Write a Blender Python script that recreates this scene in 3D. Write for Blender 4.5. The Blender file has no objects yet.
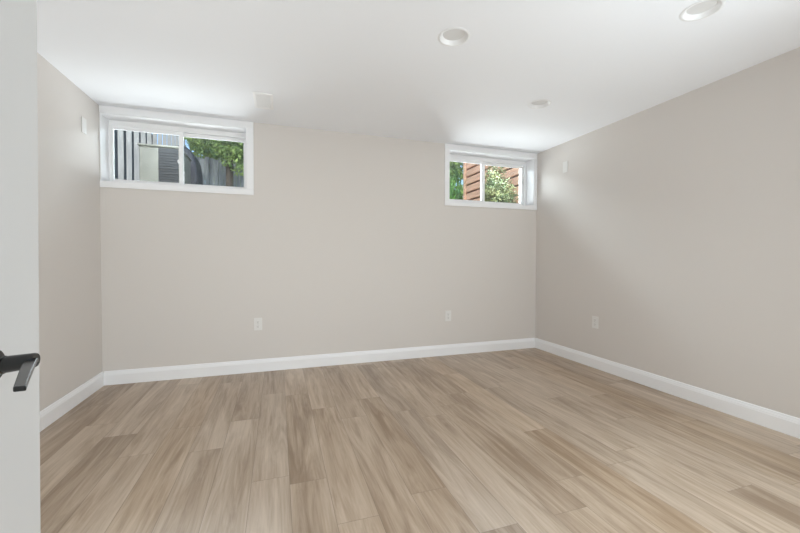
import bpy, bmesh, math, random
from mathutils import Vector, Matrix

S = bpy.context.scene
COL = S.collection
random.seed(7)
PI = math.pi

# ------------------------------------------------------------------ camera
cam_d = bpy.data.cameras.new('camera')
cam = bpy.data.objects.new('camera', cam_d)
COL.objects.link(cam)
cam_d.sensor_width = 36.0
cam_d.lens = 367.85 * 36.0 / 800.0
cam_d.clip_start = 0.02
YAW, PIT, ROLL = 0.320085, 0.0193462, 0.0021807
cam.matrix_world = (Matrix.Translation((0, 0, 1.0937)) @ Matrix.Rotation(-YAW, 4, 'Z')
                    @ Matrix.Rotation(PI / 2 - PIT, 4, 'X') @ Matrix.Rotation(ROLL, 4, 'Z'))
S.camera = cam

# ------------------------------------------------------------------ world, sun, added fill lights, exposure
world = bpy.data.worlds.new('world'); S.world = world; world.use_nodes = True
wn = world.node_tree; wn.nodes.clear()
wo = wn.nodes.new('ShaderNodeOutputWorld'); bg = wn.nodes.new('ShaderNodeBackground')
sky = wn.nodes.new('ShaderNodeTexSky'); sky.sky_type = 'NISHITA'; sky.sun_disc = False
sky.sun_elevation = math.radians(48); sky.sun_rotation = math.radians(200)
wn.links.new(sky.outputs[0], bg.inputs[0]); bg.inputs[1].default_value = 0.26
wn.links.new(bg.outputs[0], wo.inputs[0])

def light(name, kind, loc, direction, energy, color=(1, 1, 1), size=None, spread=None):
    d = bpy.data.lights.new(name, kind); o = bpy.data.objects.new(name, d); COL.objects.link(o)
    o.location = loc
    o.rotation_euler = Vector(direction).to_track_quat('-Z', 'Z' if abs(direction[2]) < .9 else 'Y').to_euler()
    d.energy = energy; d.color = color
    if size:
        d.shape = 'RECTANGLE'; d.size, d.size_y = size
    if spread: d.spread = spread
    return o
sun = light('sun', 'SUN', (0, 0, 12), (0.42, 0.55, -0.72), 2.6, (1.0, 0.96, 0.9)); sun.data.angle = math.radians(1.5)
COOL = (0.88, 0.965, 1.0)
light('front_fill', 'AREA', (1.85, -0.02, 1.15), (-0.72, 0.69, 0), 42, COOL, (1.2, 1.8))  # three unseen fill panels added at the front to brighten walls and ceiling
light('front_fill', 'AREA', (-0.90, 0.0, 0.42), (0, 0.85, 0.5), 22, COOL, (0.95, 0.7))
light('front_fill', 'AREA', (1.9, 0.0, 0.30), (0, 0.74, 0.67), 13, COOL, (2.1, 0.5))
light('sill_bounce_fill', 'AREA', (-0.86, 4.42, 1.74), (0, -0.62, 0.78), 25, (0.95, 0.965, 0.97), (1.05, 0.5))  # added panels hidden below the sills, imitating ground bounce onto the ceiling
light('sill_bounce_fill', 'AREA', (2.42, 4.42, 1.74), (0, -0.62, 0.78), 29, (0.95, 0.965, 0.97), (1.05, 0.5))
light('window_sky_fill', 'AREA', (-0.86, 4.48, 2.66), (0.0, -0.8, -0.6), 32, COOL, (1.1, 0.5))  # added panels hidden above the window view, boosting skylight on walls and floor
light('window_sky_fill', 'AREA', (2.42, 4.48, 2.66), (0.0, -0.8, -0.6), 80, COOL, (1.1, 0.5))
light('window_sky_fill', 'AREA', (3.0, 4.6, 2.60), (-0.8, -0.6, -0.2), 30, COOL, (0.8, 0.5))  # angled pair of added panels, filling the opposite side walls
light('window_sky_fill', 'AREA', (-1.5, 4.6, 2.60), (0.8, -0.6, -0.2), 20, COOL, (0.8, 0.5))

S.view_settings.view_transform = 'Standard'; S.view_settings.look = 'None'
S.view_settings.gamma = 1.0; S.view_settings.use_curve_mapping = False
S.view_settings.exposure = 0.13
try:
    S.cycles.max_bounces = 10; S.cycles.diffuse_bounces = 7
    S.cycles.transparent_max_bounces = 16
    S.cycles.use_denoising = True
    S.cycles.sample_clamp_indirect = 4.0
    S.cycles.caustics_reflective = False; S.cycles.caustics_refractive = False
except Exception:
    pass

# ------------------------------------------------------------------ helpers
def mat(name, color, rough=0.5, metal=0.0, spec=0.5, bump=0.0, bscale=200.0, var=0.0, vscale=4.0, stretch=(1, 1, 1)):
    m = bpy.data.materials.new(name); m.use_nodes = True
    nt = m.node_tree; b = nt.nodes['Principled BSDF']
    b.inputs['Base Color'].default_value = (*color, 1)
    b.inputs['Roughness'].default_value = rough; b.inputs['Metallic'].default_value = metal
    b.inputs['Specular IOR Level'].default_value = spec
    tc = nt.nodes.new('ShaderNodeTexCoord'); mp = nt.nodes.new('ShaderNodeMapping')
    mp.inputs['Scale'].default_value = stretch
    nt.links.new(tc.outputs['Object'], mp.inputs[0])
    if var > 0:
        n = nt.nodes.new('ShaderNodeTexNoise'); n.inputs['Scale'].default_value = vscale; n.inputs['Detail'].default_value = 5
        r = nt.nodes.new('ShaderNodeValToRGB')
        r.color_ramp.elements[0].position = .3; r.color_ramp.elements[1].position = .7
        r.color_ramp.elements[0].color = (*[c * (1 - var) for c in color], 1)
        r.color_ramp.elements[1].color = (*[min(1, c * (1 + var)) for c in color], 1)
        nt.links.new(mp.outputs[0], n.inputs['Vector']); nt.links.new(n.outputs[0], r.inputs[0])
        nt.links.new(r.outputs[0], b.inputs['Base Color'])
    if bump > 0:
        n = nt.nodes.new('ShaderNodeTexNoise'); n.inputs['Scale'].default_value = bscale; n.inputs['Detail'].default_value = 3
        bp = nt.nodes.new('ShaderNodeBump'); bp.inputs['Strength'].default_value = bump; bp.inputs['Distance'].default_value = .002
        nt.links.new(mp.outputs[0], n.inputs['Vector']); nt.links.new(n.outputs[0], bp.inputs['Height'])
        nt.links.new(bp.outputs[0], b.inputs['Normal'])
    return m

def add_box(bm, x0, y0, z0, x1, y1, z1):
    r = bmesh.ops.create_cube(bm, size=1)
    for v in r['verts']:
        v.co = Vector(((x0 + x1) / 2 + v.co.x * (x1 - x0), (y0 + y1) / 2 + v.co.y * (y1 - y0), (z0 + z1) / 2 + v.co.z * (z1 - z0)))
    return r['verts']

def add_cyl(bm, p, q, r0, r1=None, n=24, cap=True):
    p = Vector(p); q = Vector(q); d = q - p
    r1 = r0 if r1 is None else r1
    M = Matrix.Translation((p + q) / 2) @ d.to_track_quat('Z', 'Y').to_matrix().to_4x4()
    bmesh.ops.create_cone(bm, cap_ends=cap, segments=n, radius1=r0, radius2=r1, depth=d.length, matrix=M)

def add_lathe(bm, prof, M=Matrix(), n=40):
    rings = []
    for r, z in prof:
        if r < 1e-6: rings.append([bm.verts.new(M @ Vector((0, 0, z)))])
        else: rings.append([bm.verts.new(M @ Vector((r * math.cos(2 * PI * k / n), r * math.sin(2 * PI * k / n), z))) for k in range(n)])
    for a, b in zip(rings, rings[1:]):
        for k in range(n):
            k2 = (k + 1) % n
            f = [a[k % len(a)], a[k2 % len(a)], b[k2 % len(b)], b[k % len(b)]]
            u = []
            for v in f:
                if v not in u: u.append(v)
            if len(u) > 2: bm.faces.new(u)

def obj(name, bm, m, parent=None, bevel=0.0, smooth=False, loc=None, seg=2):
    bmesh.ops.recalc_face_normals(bm, faces=bm.faces)
    me = bpy.data.meshes.new(name); bm.to_mesh(me); bm.free()
    o = bpy.data.objects.new(name, me); COL.objects.link(o)
    if m: me.materials.append(m)
    if loc is not None: o.location = loc
    if parent: o.parent = parent
    if smooth:
        for p in me.polygons: p.use_smooth = True
        try: me.set_sharp_from_angle(angle=math.radians(40))
        except Exception: pass
    if bevel > 0:
        mo = o.modifiers.new('bevel', 'BEVEL'); mo.width = bevel; mo.segments = seg; mo.limit_method = 'ANGLE'
        mo.harden_normals = False
    return o

def box(name, b, m, parent=None, bevel=0.0):
    bm = bmesh.new(); add_box(bm, *b); return obj(name, bm, m, parent, bevel)
def boxes(name, bs, m, parent=None, bevel=0.0):
    bm = bmesh.new()
    for b in bs: add_box(bm, *b)
    return obj(name, bm, m, parent, bevel)
def tag(o, label, cat=None, group=None, kind=None):
    o['label'] = label
    if cat: o['category'] = cat
    if group: o['group'] = group
    if kind: o['kind'] = kind
    return o
def thing(name, label, cat, loc=(0, 0, 0), rot=(0, 0, 0), group=None, kind=None):
    o = bpy.data.objects.new(name, None); COL.objects.link(o); o.empty_display_size = .05
    o.location = loc; o.rotation_euler = rot
    return tag(o, label, cat, group, kind)

# ------------------------------------------------------------------ materials
M_wall = mat('greige_wall_paint', (0.705, 0.668, 0.635), .62, spec=.3, bump=.12, bscale=350)
M_ceil = mat('ceiling_paint', (0.92, 0.94, 0.975), .8, spec=.2, bump=.08, bscale=300)
M_trim = mat('white_trim_paint', (0.91, 0.915, 0.93), .35, spec=.4)
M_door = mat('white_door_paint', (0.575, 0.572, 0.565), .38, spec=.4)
M_vinyl = mat('white_vinyl', (0.95, 0.955, 0.96), .3)
M_plate = mat('white_plastic', (0.79, 0.775, 0.755), .35)
M_slot = mat('dark_slot', (0.12, 0.11, 0.10), .6)
M_black = mat('black_handle_metal', (0.010, 0.010, 0.009), .24, spec=.6)
M_steel = mat('brushed_steel', (0.5, 0.5, 0.48), .3, metal=1)
M_lens = mat('frosted_lens', (0.76, 0.76, 0.76), .35)
M_ring = mat('enamel_trim', (0.88, 0.89, 0.90), .35)
M_grille = mat('register_enamel', (0.95, 0.95, 0.95), .4)
M_duct = mat('duct_interior', (0.78, 0.78, 0.78), .7)
M_soil = mat('exterior_ground', (0.16, 0.16, 0.11), .95, var=.5, vscale=9)
M_conc = mat('foundation_concrete', (0.35, 0.34, 0.32), .9, var=.2, vscale=12)
M_slat = mat('weathered_white_boards', (0.52, 0.50, 0.46), .85, var=.25, vscale=5, stretch=(4, 4, .6))
M_fence = mat('grey_fence_wood', (0.27, 0.29, 0.30), .85, var=.35, vscale=6, stretch=(5, 5, .5))
M_dark = mat('slat_gap_shade', (0.045, 0.05, 0.05), .8, var=.4, vscale=8)  # near-black colour stands in for the shade behind the slats
M_acb = mat('beige_sheet_metal', (0.19, 0.185, 0.155), .5, var=.08, vscale=7)
M_acg = mat('dark_condenser_grille', (0.015, 0.016, 0.018), .6)
M_cover = mat('black_vinyl_cover', (0.04, 0.042, 0.05), .5, bump=.3, bscale=30)
M_timber = mat('terracotta_timber', (0.80, 0.47, 0.31), .8, var=.22, vscale=3, stretch=(6, 1, 6))
M_timber_gap = mat('shaded_backing_wood', (0.14, 0.075, 0.045), .9, var=.3, vscale=5)
M_bark = mat('bark', (0.09, 0.07, 0.05), .9, var=.4, vscale=20)

def glass_mat():
    m = bpy.data.materials.new('window_glass'); m.use_nodes = True
    nt = m.node_tree; nt.nodes.clear()
    o = nt.nodes.new('ShaderNodeOutputMaterial'); t = nt.nodes.new('ShaderNodeBsdfTransparent')
    g = nt.nodes.new('ShaderNodeBsdfGlossy'); g.inputs['Roughness'].default_value = .02
    t.inputs[0].default_value = (.93, .96, .97, 1)
    mx = nt.nodes.new('ShaderNodeMixShader'); fr = nt.nodes.new('ShaderNodeFresnel'); fr.inputs[0].default_value = 1.45
    nt.links.new(fr.outputs[0], mx.inputs[0]); nt.links.new(t.outputs[0], mx.inputs[1]); nt.links.new(g.outputs[0], mx.inputs[2])
    nt.links.new(mx.outputs[0], o.inputs[0]); return m
M_glass = glass_mat()

def leaf_mat(name, c0, c1, scale=6):
    m = bpy.data.materials.new(name); m.use_nodes = True
    nt = m.node_tree; b = nt.nodes['Principled BSDF']; b.inputs['Roughness'].default_value = .55
    tc = nt.nodes.new('ShaderNodeTexCoord'); n = nt.nodes.new('ShaderNodeTexNoise'); n.inputs['Scale'].default_value = scale
    n.inputs['Detail'].default_value = 6
    r = nt.nodes.new('ShaderNodeValToRGB'); r.color_ramp.elements[0].position = .35; r.color_ramp.elements[1].position = .65
    r.color_ramp.elements[0].color = (*c0, 1); r.color_ramp.elements[1].color = (*c1, 1)
    nt.links.new(tc.outputs['Object'], n.inputs[0]); nt.links.new(n.outputs[0], r.inputs[0])
    nt.links.new(r.outputs[0], b.inputs['Base Color'])
    b.inputs['Subsurface Weight'].default_value = 0
    return m
M_leaf_a = leaf_mat('tree_leaves', (0.07, 0.16, 0.05), (0.42, 0.55, 0.15), 6)
M_leaf_b = leaf_mat('shrub_leaves', (0.04, 0.075, 0.02), (0.19, 0.19, 0.075), 8)
M_leaf_c = leaf_mat('spiky_leaves', (0.03, 0.11, 0.06), (0.18, 0.36, 0.08), 8)

def floor_mat():
    m = bpy.data.materials.new('oak_plank_floor'); m.use_nodes = True
    nt = m.node_tree; N = nt.nodes; L = nt.links; b = N['Principled BSDF']
    def math_(op, a, c=None, d=None):
        n = N.new('ShaderNodeMath'); n.operation = op
        for i, v in enumerate((a, c, d)):
            if v is None: continue
            if isinstance(v, (int, float)): n.inputs[i].default_value = v
            else: L.new(v, n.inputs[i])
        return n.outputs[0]
    tc = N.new('ShaderNodeTexCoord'); sp = N.new('ShaderNodeSeparateXYZ'); L.new(tc.outputs['Object'], sp.inputs[0])
    W, LEN = 0.178, 1.22
    xs = math_('DIVIDE', math_('ADD', sp.outputs[0], 5.112), W); row = math_('FLOOR', xs); fx = math_('FRACT', xs)
    wn1 = N.new('ShaderNodeTexWhiteNoise'); wn1.noise_dimensions = '1D'; L.new(row, wn1.inputs['W'])
    ys = math_('ADD', math_('DIVIDE', sp.outputs[1], LEN), math_('MULTIPLY', wn1.outputs[0], 7.3))
    pl = math_('FLOOR', ys); fy = math_('FRACT', ys)
    cb = N.new('ShaderNodeCombineXYZ'); L.new(row, cb.inputs[0]); L.new(pl, cb.inputs[1])
    wn2 = N.new('ShaderNodeTexWhiteNoise'); wn2.noise_dimensions = '3D'; L.new(cb.outputs[0], wn2.inputs[0])
    # seams
    ex = math_('MINIMUM', fx, math_('SUBTRACT', 1, fx)); ex = math_('MULTIPLY', ex, W)
    ey = math_('MINIMUM', fy, math_('SUBTRACT', 1, fy)); ey = math_('MULTIPLY', ey, LEN)
    e = math_('MINIMUM', ex, ey); seam = math_('LESS_THAN', e, 0.0011)
    # grain coordinates shifted per plank
    sh = math_('MULTIPLY', wn2.outputs[0], 37.0)
    def coords(sx, sy):
        c = N.new('ShaderNodeCombineXYZ')
        L.new(math_('ADD', math_('MULTIPLY', sp.outputs[0], sx), sh), c.inputs[0])
        L.new(math_('ADD', math_('MULTIPLY', sp.outputs[1], sy), sh), c.inputs[1]); L.new(sh, c.inputs[2]); return c.outputs[0]
    n1 = N.new('ShaderNodeTexNoise'); n1.inputs['Scale'].default_value = 1; n1.inputs['Detail'].default_value = 6; n1.inputs['Roughness'].default_value = .62
    n1.inputs['Distortion'].default_value = 1.4
    L.new(coords(14, 1.3), n1.inputs[0])
    n2 = N.new('ShaderNodeTexNoise'); n2.inputs['Scale'].default_value = 1; n2.inputs['Detail'].default_value = 4
    L.new(coords(110, 4), n2.inputs[0])
    n3 = N.new('ShaderNodeTexNoise'); n3.inputs['Scale'].default_value = 1; n3.inputs['Detail'].default_value = 2
    L.new(coords(5, .9), n3.inputs[0])
    g = math_('ADD', math_('MULTIPLY', n1.outputs[0], .62), math_('ADD', math_('MULTIPLY', n2.outputs[0], .22), math_('MULTIPLY', n3.outputs[0], .30)))
    g = math_('ADD', g, math_('MULTIPLY', math_('SUBTRACT', wn2.outputs[0], .5), 0.15))
    r = N.new('ShaderNodeValToRGB'); cr = r.color_ramp
    cr.elements[0].position = .42; cr.elements[0].color = (*FLOOR[0], 1)
    cr.elements[1].position = .74; cr.elements[1].color = (*FLOOR[2], 1)
    k = cr.elements.new(.57); k.color = (*FLOOR[1], 1)
    L.new(g, r.inputs[0])
    hs = N.new('ShaderNodeHueSaturation'); L.new(r.outputs[0], hs.inputs['Color'])
    L.new(math_('ADD', .88, math_('MULTIPLY', wn1.outputs[0], .2)), hs.inputs['Saturation'])
    mx = N.new('ShaderNodeMixRGB'); mx.inputs[2].default_value = (.14, .10, .07, 1)
    L.new(math_('MULTIPLY', seam, .6), mx.inputs[0]); L.new(hs.outputs[0], mx.inputs[1])
    L.new(mx.outputs[0], b.inputs['Base Color'])
    b.inputs['Roughness'].default_value = .40; b.inputs['Specular IOR Level'].default_value = .75
    bp = N.new('ShaderNodeBump'); bp.inputs['Strength'].default_value = .12; bp.inputs['Distance'].default_value = .001
    L.new(n2.outputs[0], bp.inputs['Height']); L.new(bp.outputs[0], b.inputs['Normal'])
    return m
FLOOR = [(0.275, 0.188, 0.118), (0.425, 0.32, 0.226), (0.575, 0.46, 0.352)]
M_floor = floor_mat()

# ------------------------------------------------------------------ the room
XL, XR, YB, YF, H = -1.442, 3.039, 3.803, -0.14, 2.40
ZO0, ZO1 = 1.762, 2.335                    # window openings
W1 = (-1.434, -0.288); W2 = (1.850, 2.994)
YO = 4.06                                  # outer face of the back wall
SHELL = dict(kind='structure')
def struct(o, label, cat):
    return tag(o, label, cat, kind='structure')
struct(box('floor', (XL - .15, YF - 1.2, -.1, XR + .15, YO, 0), M_floor), 'light brown oak plank floor running toward the window wall', 'floor')
LIGHT_SPOTS = [(.985, 1.975), (2.088, 2.588), (2.105, 1.352)]
ceil = box('ceiling', (XL - .15, YF - 1.2, H, XR + .15, YO + .02, H + .25), M_ceil)
bm = bmesh.new()
for (lx, ly) in LIGHT_SPOTS: add_cyl(bm, (lx, ly, H - .05), (lx, ly, H + .045), .0791, n=56)
cut = obj('cutter', bm, None)
mo = ceil.modifiers.new('holes', 'BOOLEAN'); mo.operation = 'DIFFERENCE'; mo.object = cut; mo.solver = 'EXACT'
dg = bpy.context.evaluated_depsgraph_get(); dg.update()
me2 = bpy.data.meshes.new_from_object(ceil.evaluated_get(dg)); ceil.modifiers.clear(); ceil.data = me2
bpy.data.objects.remove(cut, do_unlink=True)
struct(ceil, 'smooth flat white ceiling over the empty room', 'ceiling')
struct(box('wall_left', (XL - .15, YF - .12, 0, XL, YB, H), M_wall), 'narrow greige painted wall on the left past the door', 'wall')
struct(box('wall_right', (XR, YF - .12, 0, XR + .15, YB, H), M_wall), 'long greige painted wall on the right', 'wall')
j = .010
struct(boxes('wall_back', [
    (XL - .15, YB, 0, XR + .15, YO, ZO0 - j),
    (XL - .15, YB, ZO1 + j, XR + .15, YO, H),
    (XL - .15, YB, ZO0 - j, W1[0] - .006, YO, ZO1 + j),
    (W1[1] + j, YB, ZO0 - j, W2[0] - j, YO, ZO1 + j),
    (W2[1] + j, YB, ZO0 - j, XR + .15, YO, ZO1 + j)], M_wall), 'wide greige back wall holding both high windows', 'wall')
DX0, DX1, DH = -.325, .46, 2.05            # doorway the camera looks through
struct(boxes('wall_front', [
    (XL, YF - .12, 0, DX0 - .02, YF, H), (DX1, YF - .12, 0, XR, YF, H), (DX0 - .02, YF - .12, DH, DX1, YF, H)], M_wall),
    'greige wall with the open doorway behind the viewpoint', 'wall')

def baseboard(name, p, q, nrm, label):
    """profiled skirting swept from p to q, nrm points into the room"""
    prof = [(0, 0), (.014, 0), (.014, .088), (.0115, .094), (.0115, .099), (.008, .108), (.006, .118), (.003, .121), (0, .121)]
    bm = bmesh.new(); n = Vector(nrm); a = []; b = []
    for t, z in prof:
        a.append(bm.verts.new(Vector(p) + n * t + Vector((0, 0, z)))); b.append(bm.verts.new(Vector(q) + n * t + Vector((0, 0, z))))
    k = len(prof)
    for i in range(k): bm.faces.new((a[i], a[(i + 1) % k], b[(i + 1) % k], b[i]))
    bm.faces.new(a); bm.faces.new(b[::-1])
    return struct(obj(name, bm, M_trim), label, 'baseboard')
e = .0005
baseboard('baseboard_left', (XL + e, YF + .01, .001), (XL + e, YB - e, .001), (1, 0, 0), 'white baseboard along the foot of the left wall')
baseboard('baseboard_right', (XR - e, YF + .01, .001), (XR - e, YB - e, .001), (-1, 0, 0), 'white baseboard along the foot of the right wall')
baseboard('baseboard_back', (XL + .0145, YB - e, .001), (XR - .0145, YB - e, .001), (0, -1, 0), 'white baseboard along the foot of the back wall under the windows')

# ------------------------------------------------------------------ windows
def window(name, x0, x1, lw, rw, meet, label):
    t = thing(name, label, 'window', ((x0 + x1) / 2, YB, ZO0), kind='structure')
    ox, oy, oz = t.location
    def L(b): return (b[0] - ox, b[1] - oy, b[2] - oz, b[3] - ox, b[4] - oy, b[5] - oz)
    F0 = YB + .155                                   # front of the vinyl frame
    # reveal lining
    boxes('reveal_lining', [L((x0 - .005, YB - .001, ZO1, x1 + .006, F0 + .07, ZO1 + .009)), L((x0 - .005, YB - .001, ZO0 - .009, x1 + .006, F0 + .07, ZO0)),
                            L((x0 - .005, YB - .001, ZO0, x0, F0 + .07, ZO1)), L((x1, YB - .001, ZO0, x1 + .006, F0 + .07, ZO1))], M_trim, t)
    c = .013
    zt, zb = H - .0015, ZO0 - .057
    # picture frame casing, with a thin backband step
    cas = [L((x0 - lw, YB - c, ZO1 + .004, x1 + rw, YB - .0005, zt)), L((x0 - lw, YB - c, zb, x1 + rw, YB - .0005, ZO0 - .004)),
           L((x1 + .004, YB - c, ZO0 - .004, x1 + rw, YB - .0005, ZO1 + .004))]
    if lw > .02: cas.append(L((x0 - lw, YB - c, ZO0 - .004, x0 - .004, YB - .0005, ZO1 + .004)))
    boxes('casing', cas, M_trim, t, .003)
    # fixed outer frame
    f = [L((x0 + .0005, F0, ZO0 + .0005, x1 - .0005, F0 + .065, ZO0 + .030)), L((x0 + .0005, F0, ZO1 - .045, x1 - .0005, F0 + .065, ZO1 - .0005)),
         L((x0 + .0005, F0, ZO0 + .03, x0 + .018, F0 + .065, ZO1 - .045)), L((x1 - .018, F0, ZO0 + .03, x1 - .0005, F0 + .065, ZO1 - .045))]
    boxes('frame', f, M_vinyl, t, .002)
    zi0, zi1 = ZO0 + .030, ZO1 - .045
    def sash(nm, a, b, y, sl, sr):
        s = boxes(nm, [L((a, y, zi0, b, y + .022, zi0 + .019)), L((a, y, zi1 - .030, b, y + .022, zi1)),
                       L((a, y, zi0 + .019, a + sl, y + .022, zi1 - .030)), L((b - sr, y, zi0 + .019, b, y + .022, zi1 - .030))], M_vinyl, t, .0015)
        g = box('pane', L((a + sl - .002, y + .009, zi0 + .017, b - sr + .002, y + .013, zi1 - .028)), M_glass, s)
        return s
    s1 = sash('sash', x0 + .0185, meet + .020, F0 + .008, .014, .036)
    sash('sash', meet - .014, x1 - .0185, F0 + .034, .030, .016)
    # latch on the meeting stile
    bm = bmesh.new()
    zc = (zi0 + zi1) / 2 - .03
    add_box(bm, *L((meet - .020, F0 + .003, zc - .022, meet - .002, F0 + .008, zc + .022)))
    add_box(bm, *L((meet - .026, F0 - .006, zc - .012, meet - .010, F0 + .004, zc + .012)))
    obj('latch', bm, M_vinyl, s1, .002)
    return t
window('window_1', W1[0], W1[1], .006, .070, -.867, 'white sliding basement window with fence and tree outside, left of the pair')
window('window_2', W2[0], W2[1], .062, .043, 2.385, 'white sliding basement window with terracotta boards outside, by the right corner')

# ------------------------------------------------------------------ door with lever handle
door = thing('door_1', 'white interior door standing open at the left edge, black lever handle', 'door', (-.337, -.11, .01), kind='structure')
dx, dy, dz = door.location
door.rotation_euler.y = .0075; door.location.x -= .0072          # the leaf hangs very slightly out of plumb
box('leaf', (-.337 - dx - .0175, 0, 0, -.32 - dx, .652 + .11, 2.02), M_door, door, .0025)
RY, RZ, FX = .551, .9690, -.32
hd = bpy.data.objects.new('door_handle', None); COL.objects.link(hd); hd.parent = door
hd['label'] = 'black flat lever handle on a round rose'
hd.location = (FX - dx, RY - dy, RZ - dz)
bm = bmesh.new(); MX = Matrix.Rotation(PI / 2, 4, 'Y')
add_lathe(bm, [(0, .0002), (.0200, .0002), (.0200, .005), (.0188, .0072), (.0115, .0075), (0, .0075)], MX)
obj('rose', bm, M_black, hd, smooth=True)
bm = bmesh.new()
add_lathe(bm, [(0, .0076), (.0105, .0076), (.0105, .016), (.0092, .0165), (.0092, .019), (.0098, .0195), (.0094, .030), (.0088, .044), (.0078, .0458), (0, .0458)], MX)
for v in bm.verts:                         # the neck rises slightly toward the lever
    v.co.z += max(0, v.co.x - .008) * .11
obj('neck', bm, M_black, hd, smooth=True)
# flat blade: butt end at the neck, tip toward the hinge side
bm = bmesh.new()
def W(p): return Vector((p[0] - FX, p[1] - RY, p[2] - RZ))
sec = [((-.2850, .5500, .9755), (-.2715, .5500, .9765)), ((-.2828, .543, .9752), (-.2695, .543, .9765)), ((-.2605, .4925, .9748), (-.2490, .4925, .9752)), ((-.2370, .440, .9738), (-.2275, .441, .9738))]
T = .0052
rows = []
for a, b in sec:
    a = W(a); b = W(b)
    rows.append([bm.verts.new(a), bm.verts.new(b), bm.verts.new(b - Vector((0, 0, T))), bm.verts.new(a - Vector((0, 0, T)))])
for r0, r1 in zip(rows, rows[1:]):
    for k in range(4): bm.faces.new((r0[k], r0[(k + 1) % 4], r1[(k + 1) % 4], r1[k]))
bm.faces.new(rows[0]); bm.faces.new(rows[-1][::-1])
obj('lever', bm, M_black, hd, .0012)
# hinges on the back stile
for z in (.2, 1.0, 1.8):
    bm = bmesh.new(); add_cyl(bm, (.022, -.004, z), (.022, -.004, z + .09), .006, n=16); obj('hinge', bm, M_black, door, smooth=True)

# ------------------------------------------------------------------ ceiling lights
def dome_light(x, y, label):
    t = thing('ceiling_light', label, 'ceiling light', (x, y, H), (PI, 0, 0), 'recessed disc lights in the ceiling')
    bm = bmesh.new(); add_lathe(bm, [(.0792, .0003), (.094, .0003), (.094, .0016), (.089, .0042), (.0805, .0045), (.0792, .0035)] + [(.0792, .0003)], n=56); obj('trim_ring', bm, M_ring, t, smooth=True)
    bm = bmesh.new(); add_lathe(bm, [(.0790, .0030), (.0740, -.003), (.0670, -.0125), (.0640, -.0165), (.0680, -.0168), (.0786, -.005), (.0790, .0030)], n=56); obj('baffle', bm, M_ring, t, smooth=True)
    bm = bmesh.new(); add_lathe(bm, [(.0660, -.0195), (.0640, -.0168), (.040, -.0145), (0, -.0135)], n=56); obj('lens', bm, M_lens, t, smooth=True)
    return t
dome_light(.985, 1.975, 'white disc ceiling light nearest the middle of the room, left of the three')
dome_light(2.088, 2.588, 'white disc ceiling light closest to the right window, smallest looking of three')
dome_light(2.105, 1.352, 'white disc ceiling light cut by the top edge of the photo, rightmost')

# ------------------------------------------------------------------ ceiling register
t = thing('ceiling_vent', 'small white rectangular air register in the ceiling near the left window', 'vent', (-.108, 3.262, H), (PI, 0, 0))
boxes('frame', [(-.075, -.155, .0005, -.052, .155, .007), (.052, -.155, .0005, .075, .155, .007), (-.052, -.155, .0005, .052, -.130, .007), (-.052, .130, .0005, .052, .155, .007)], M_grille, t, .002)
box('duct_opening', (-.0515, -.1295, .0005, .0515, .1295, .0015), M_duct, t)
bm = bmesh.new()
for k in range(12):
    y = -.119 + k * .0216
    vs = add_box(bm, -.051, y - .0098, .0035, .051, y + .0098, .005)
    bmesh.ops.rotate(bm, verts=vs, cent=(0, y, .004), matrix=Matrix.Rotation(math.radians(5), 3, 'X'))
add_box(bm, -.0025, -.129, .0052, .0025, .129, .0072)
obj('louvre_panel', bm, M_grille, t)

# ------------------------------------------------------------------ outlets and cover plates
def frame_rot(wall):
    return {'back': (PI / 2, 0, 0), 'right': (PI / 2, 0, -PI / 2), 'left': (PI / 2, 0, PI / 2)}[wall]
def outlet(loc, wall, label):
    t = thing('wall_outlet', label, 'outlet', loc, frame_rot(wall), 'duplex outlets low on the walls')
    box('cover_plate', (-.037, -.060, .0004, .037, .060, .0055), M_plate, t, .002)
    for s in (-1, 1):
        r = box('receptacle', (-.0165, s * .0205 - .0145, .0056, .0165, s * .0205 + .0145, .0080), M_plate, t, .002)
        bm = bmesh.new(); y = s * .0205
        add_box(bm, -.0075, y - .002, .0081, -.0053, y + .008, .0084); add_box(bm, .0053, y - .001, .0081, .0075, y + .007, .0084)
        add_cyl(bm, (0, y - .008, .0081), (0, y - .008, .0084), .0026, n=14)
        obj('slots', bm, M_slot, r)
    bm = bmesh.new(); add_cyl(bm, (0, 0, .0055), (0, 0, .0068), .0032, n=14); obj('screw', bm, M_steel, t)
    return t
outlet((-.187, YB, .464), 'back', 'greige-white duplex outlet on the back wall, below the left window')
outlet((1.840, YB, .450), 'back', 'greige-white duplex outlet on the back wall, nearer the right window')
outlet((XR, 2.893, .463), 'right', 'greige-white duplex outlet low on the right wall')
def blank(loc, wall, label):
    t = thing('cover_plate', label, 'cover plate', loc, frame_rot(wall), 'blank cover plates high on the side walls')
    box('plate', (-.036, -.060, .0004, .036, .060, .006), M_plate, t, .002)
    for s in (-1, 1):
        bm = bmesh.new(); add_cyl(bm, (0, s * .042, .0058), (0, s * .042, .0068), .003, n=14); obj('screw', bm, M_plate, t)
blank((XR, 3.325, 2.125), 'right', 'small blank white plate high on the right wall beside the window')
blank((XL, 3.535, 2.135), 'left', 'small blank white plate high on the left wall beside the window')

# ------------------------------------------------------------------ outside the windows
ZG = 1.62
struct(box('ground', (-8, YO + .001, ZG - .3, 9, 16, ZG), M_soil), 'soil and grass level outside the basement windows', 'ground')
struct(boxes('wall_foundation', [(XL - .3, YO + .001, ZG + .001, W1[0] - .03, YO + .08, 2.7), (W1[1] + .03, YO + .001, ZG + .001, W2[0] - .03, YO + .08, 2.7),
       (W2[1] + .03, YO + .001, ZG + .001, XR + .3, YO + .08, 2.7)], M_conc), 'grey outer foundation wall around the window openings', 'wall')

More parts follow.
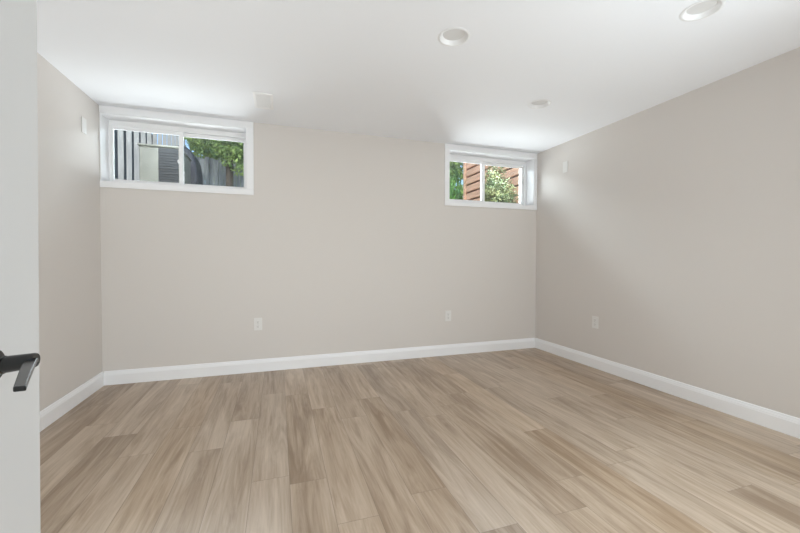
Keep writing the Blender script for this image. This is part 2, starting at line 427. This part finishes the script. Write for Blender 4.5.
# slatted white screen running away from the house on the left
t = thing('slat_screen', 'tall weathered white slatted screen seen through the left window', 'fence', (-1.95, 4.9, ZG))
rr = random.Random(3)
y = 0.0
while y < 4.4:
    w = .135 + rr.uniform(-.01, .01)
    b = box('board', (-.030, -.022, 0, .030, .022, 2.9 + rr.uniform(-.02, .02)), M_slat, t, .002)
    b.location = (0, y, .001); b.rotation_euler = (0, 0, math.radians(14 + rr.uniform(-3, 3))); y += .285
boxes('rail', [(-.135, -.06, .45, -.075, 4.4, .54), (-.135, -.06, 2.2, -.075, 4.4, 2.29)], M_slat, t)

struct(box('wall_slat_backing', (-4.5, 5.6, ZG + .001, -4.3, 15.9, 5.6), M_dark), 'dark backing sheet added behind the slatted screen as shade in its gaps', 'wall')  # added dark sheet, gives the slat gaps their shade

# air conditioner outside
t = thing('air_conditioner', 'beige outdoor air conditioner with dark grille beyond the left window', 'air conditioner', (-1.34, 5.15, ZG))
box('casing', (-.15, -.25, .03, .255, .33, .755), M_acb, t, .012)
box('top_cover', (-.162, -.27, .756, .268, .345, .782), M_acb, t, .012)
bm = bmesh.new()
add_box(bm, .045, -.262, .05, .245, -.2505, .745)
for k in range(22):
    add_box(bm, .045, -.268, .06 + k * .030, .245, -.2625, .068 + k * .030)
obj('grille', bm, M_acg, t)
boxes('base', [(-.15, -.26, .0005, .26, .34, .029)], M_acg, t)

# covered round-topped grill standing next to it
t = thing('covered_grill', 'dark rounded cover standing right of the air conditioner outside', 'grill', (-1.22, 5.95, ZG))
bm = bmesh.new()
pr = [(-.13, 0), (-.13, .85), (-.12, .96), (-.09, 1.02), (-.04, 1.045), (.01, 1.03), (.08, .97), (.13, .87), (.155, .70), (.165, 0)]
A = [bm.verts.new((x, -.2, z + .001)) for x, z in pr]; B = [bm.verts.new((x, .25, z + .001)) for x, z in pr]
for i in range(len(pr)):
    k = (i + 1) % len(pr); bm.faces.new((A[i], A[k], B[k], B[i]))
bm.faces.new(A); bm.faces.new(B[::-1])
obj('cover', bm, M_cover, t, .03, True, seg=3)
boxes('strap', [(-.13, -.209, .30, .165, -.203, .325)], M_acg, t)

# grey paling fence across the garden
t = thing('garden_fence', 'grey vertical paling fence below the tree outside the left window', 'fence', (-1.5, 7.6, ZG))
x = 0.0
k = 0
while x < 3.2 and k < 60:
    box('paling', (x, 0, .001, x + .07, .018, 1.36 - .02 * (k % 3)), M_fence, t); x += .076; k += 1
boxes('rail', [(0, .0185, .4, 3.2, .06, .49), (0, .0185, 1.0, 3.2, .06, 1.09)], M_fence, t)

def foliage(name, centre, rads, n, size, m, parent=None, seed=1, aspect=.5, up=0.0, clumps=14):
    r = random.Random(seed); bm = bmesh.new()
    cl = []
    for _ in range(clumps):
        v = Vector((r.gauss(0, 1), r.gauss(0, 1), r.gauss(0, 1))).normalized() * r.uniform(.25, .85)
        cl.append((Vector((v.x * rads[0], v.y * rads[1], v.z * rads[2])), r.uniform(.28, .5)))
    for _ in range(n):
        c, k = r.choice(cl)
        v = Vector((r.gauss(0, 1), r.gauss(0, 1), r.gauss(0, 1))).normalized() * (r.random() ** .4)
        p = Vector(centre) + c + Vector((v.x * rads[0], v.y * rads[1], v.z * rads[2])) * k
        d = Vector((r.gauss(0, 1), r.gauss(0, 1), r.gauss(0, 1) + up)).normalized()
        s = d.cross(Vector((r.gauss(0, 1), r.gauss(0, 1), r.gauss(0, 1)))).normalized()
        q = size * r.uniform(.6, 1.3); nn = d.cross(s) * q * .12
        a = bm.verts.new(p - d * q * .5); b = bm.verts.new(p + s * q * aspect * .5 + nn)
        c2 = bm.verts.new(p + d * q * .5); e2 = bm.verts.new(p - s * q * aspect * .5 + nn)
        bm.faces.new((a, b, c2)); bm.faces.new((a, c2, e2))
    me = bpy.data.meshes.new(name); bm.to_mesh(me); bm.free()
    o = bpy.data.objects.new(name, me); COL.objects.link(o); me.materials.append(m)
    if parent: o.parent = parent
    return o
def trunk(name, pts, parent):
    bm = bmesh.new()
    for (p, q, a, b) in pts: add_cyl(bm, p, q, a, b, 12)
    return obj(name, bm, M_bark, parent, smooth=True)
t = thing('leafy_tree', 'sunlit green leafy tree over the grey fence, outside the left window', 'tree', (-.78, 6.9, ZG))
foliage('crown', (0, 0, 1.62), (.62, .5, .85), 9000, .07, M_leaf_a, t, 5, clumps=26)
trunk('trunk', [((0, 0, .001), (0, 0, 1.2), .07, .055), ((0, 0, 1.15), (-.3, .1, 2.0), .05, .02), ((0, 0, 1.15), (.3, 0, 2.1), .05, .02)], t)
t = thing('background_tree', 'dark distant tree behind the grey fence outside the left window', 'tree', (-.9, 9.6, ZG))
foliage('crown', (0, 0, 2.0), (1.05, .8, 2.0), 14000, .12, M_leaf_a, t, 9, clumps=24)
trunk('trunk', [((0, 0, .001), (0, 0, 2.4), .12, .06)], t)

# terracotta board wall running away from the house on the right
t = thing('board_wall', 'terracotta horizontal board wall outside the right window', 'fence', (3.50, 4.35, ZG))
for k in range(13):
    z = .03 + k * .150
    box('board', (-.02, 0, z, .018, 2.08, z + .116), M_timber, t, .004)
box('backing', (.0185, 0, .001, .045, 2.10, 2.2), M_timber_gap, t)
boxes('post', [(-.032, 2.105, .001, .045, 2.17, 2.22)], M_timber, t, .004)

t = thing('yellow_green_shrub', 'yellow-green leafy shrub before the terracotta boards outside', 'shrub', (3.17, 4.85, ZG))
foliage('leaves', (0, 0, .42), (.36, .42, .50), 7000, .04, M_leaf_b, t, 12, clumps=16)
trunk('stem', [((0, 0, .001), (.05, 0, .5), .02, .01), ((0, 0, .001), (-.12, .05, .5), .016, .008)], t)
t = thing('spiky_plant', 'spiky dark green plant left of the terracotta boards outside', 'plant', (2.46, 5.25, ZG))
r = random.Random(4); bm = bmesh.new()
for _ in range(260):
    a = r.uniform(0, 2 * PI); sp = r.uniform(.05, .5); ln = r.uniform(.5, 1.0)
    p0 = Vector((r.gauss(0, .05), r.gauss(0, .05), .001)); side = Vector((-math.sin(a), math.cos(a), 0)) * .014
    prev = None
    for i in range(6):
        u = i / 5; p = p0 + Vector((math.cos(a) * sp * u ** 1.6, math.sin(a) * sp * u ** 1.6, ln * (u - .22 * u * u * sp * 2)))
        w = side * (1 - u * .95); cur = (bm.verts.new(p - w), bm.verts.new(p + w))
        if prev: bm.faces.new((prev[0], prev[1], cur[1], cur[0]))
        prev = cur
obj('blades', bm, M_leaf_c, t)
t = thing('background_shrub', 'soft green hedge behind the spiky plant outside the right window', 'shrub', (3.3, 8.6, ZG))
foliage('leaves', (0, 0, 1.3), (1.6, .7, 1.6), 13000, .14, M_leaf_a, t, 21, clumps=22)
trunk('stem', [((0, 0, .001), (0, 0, 1.3), .06, .03)], t)
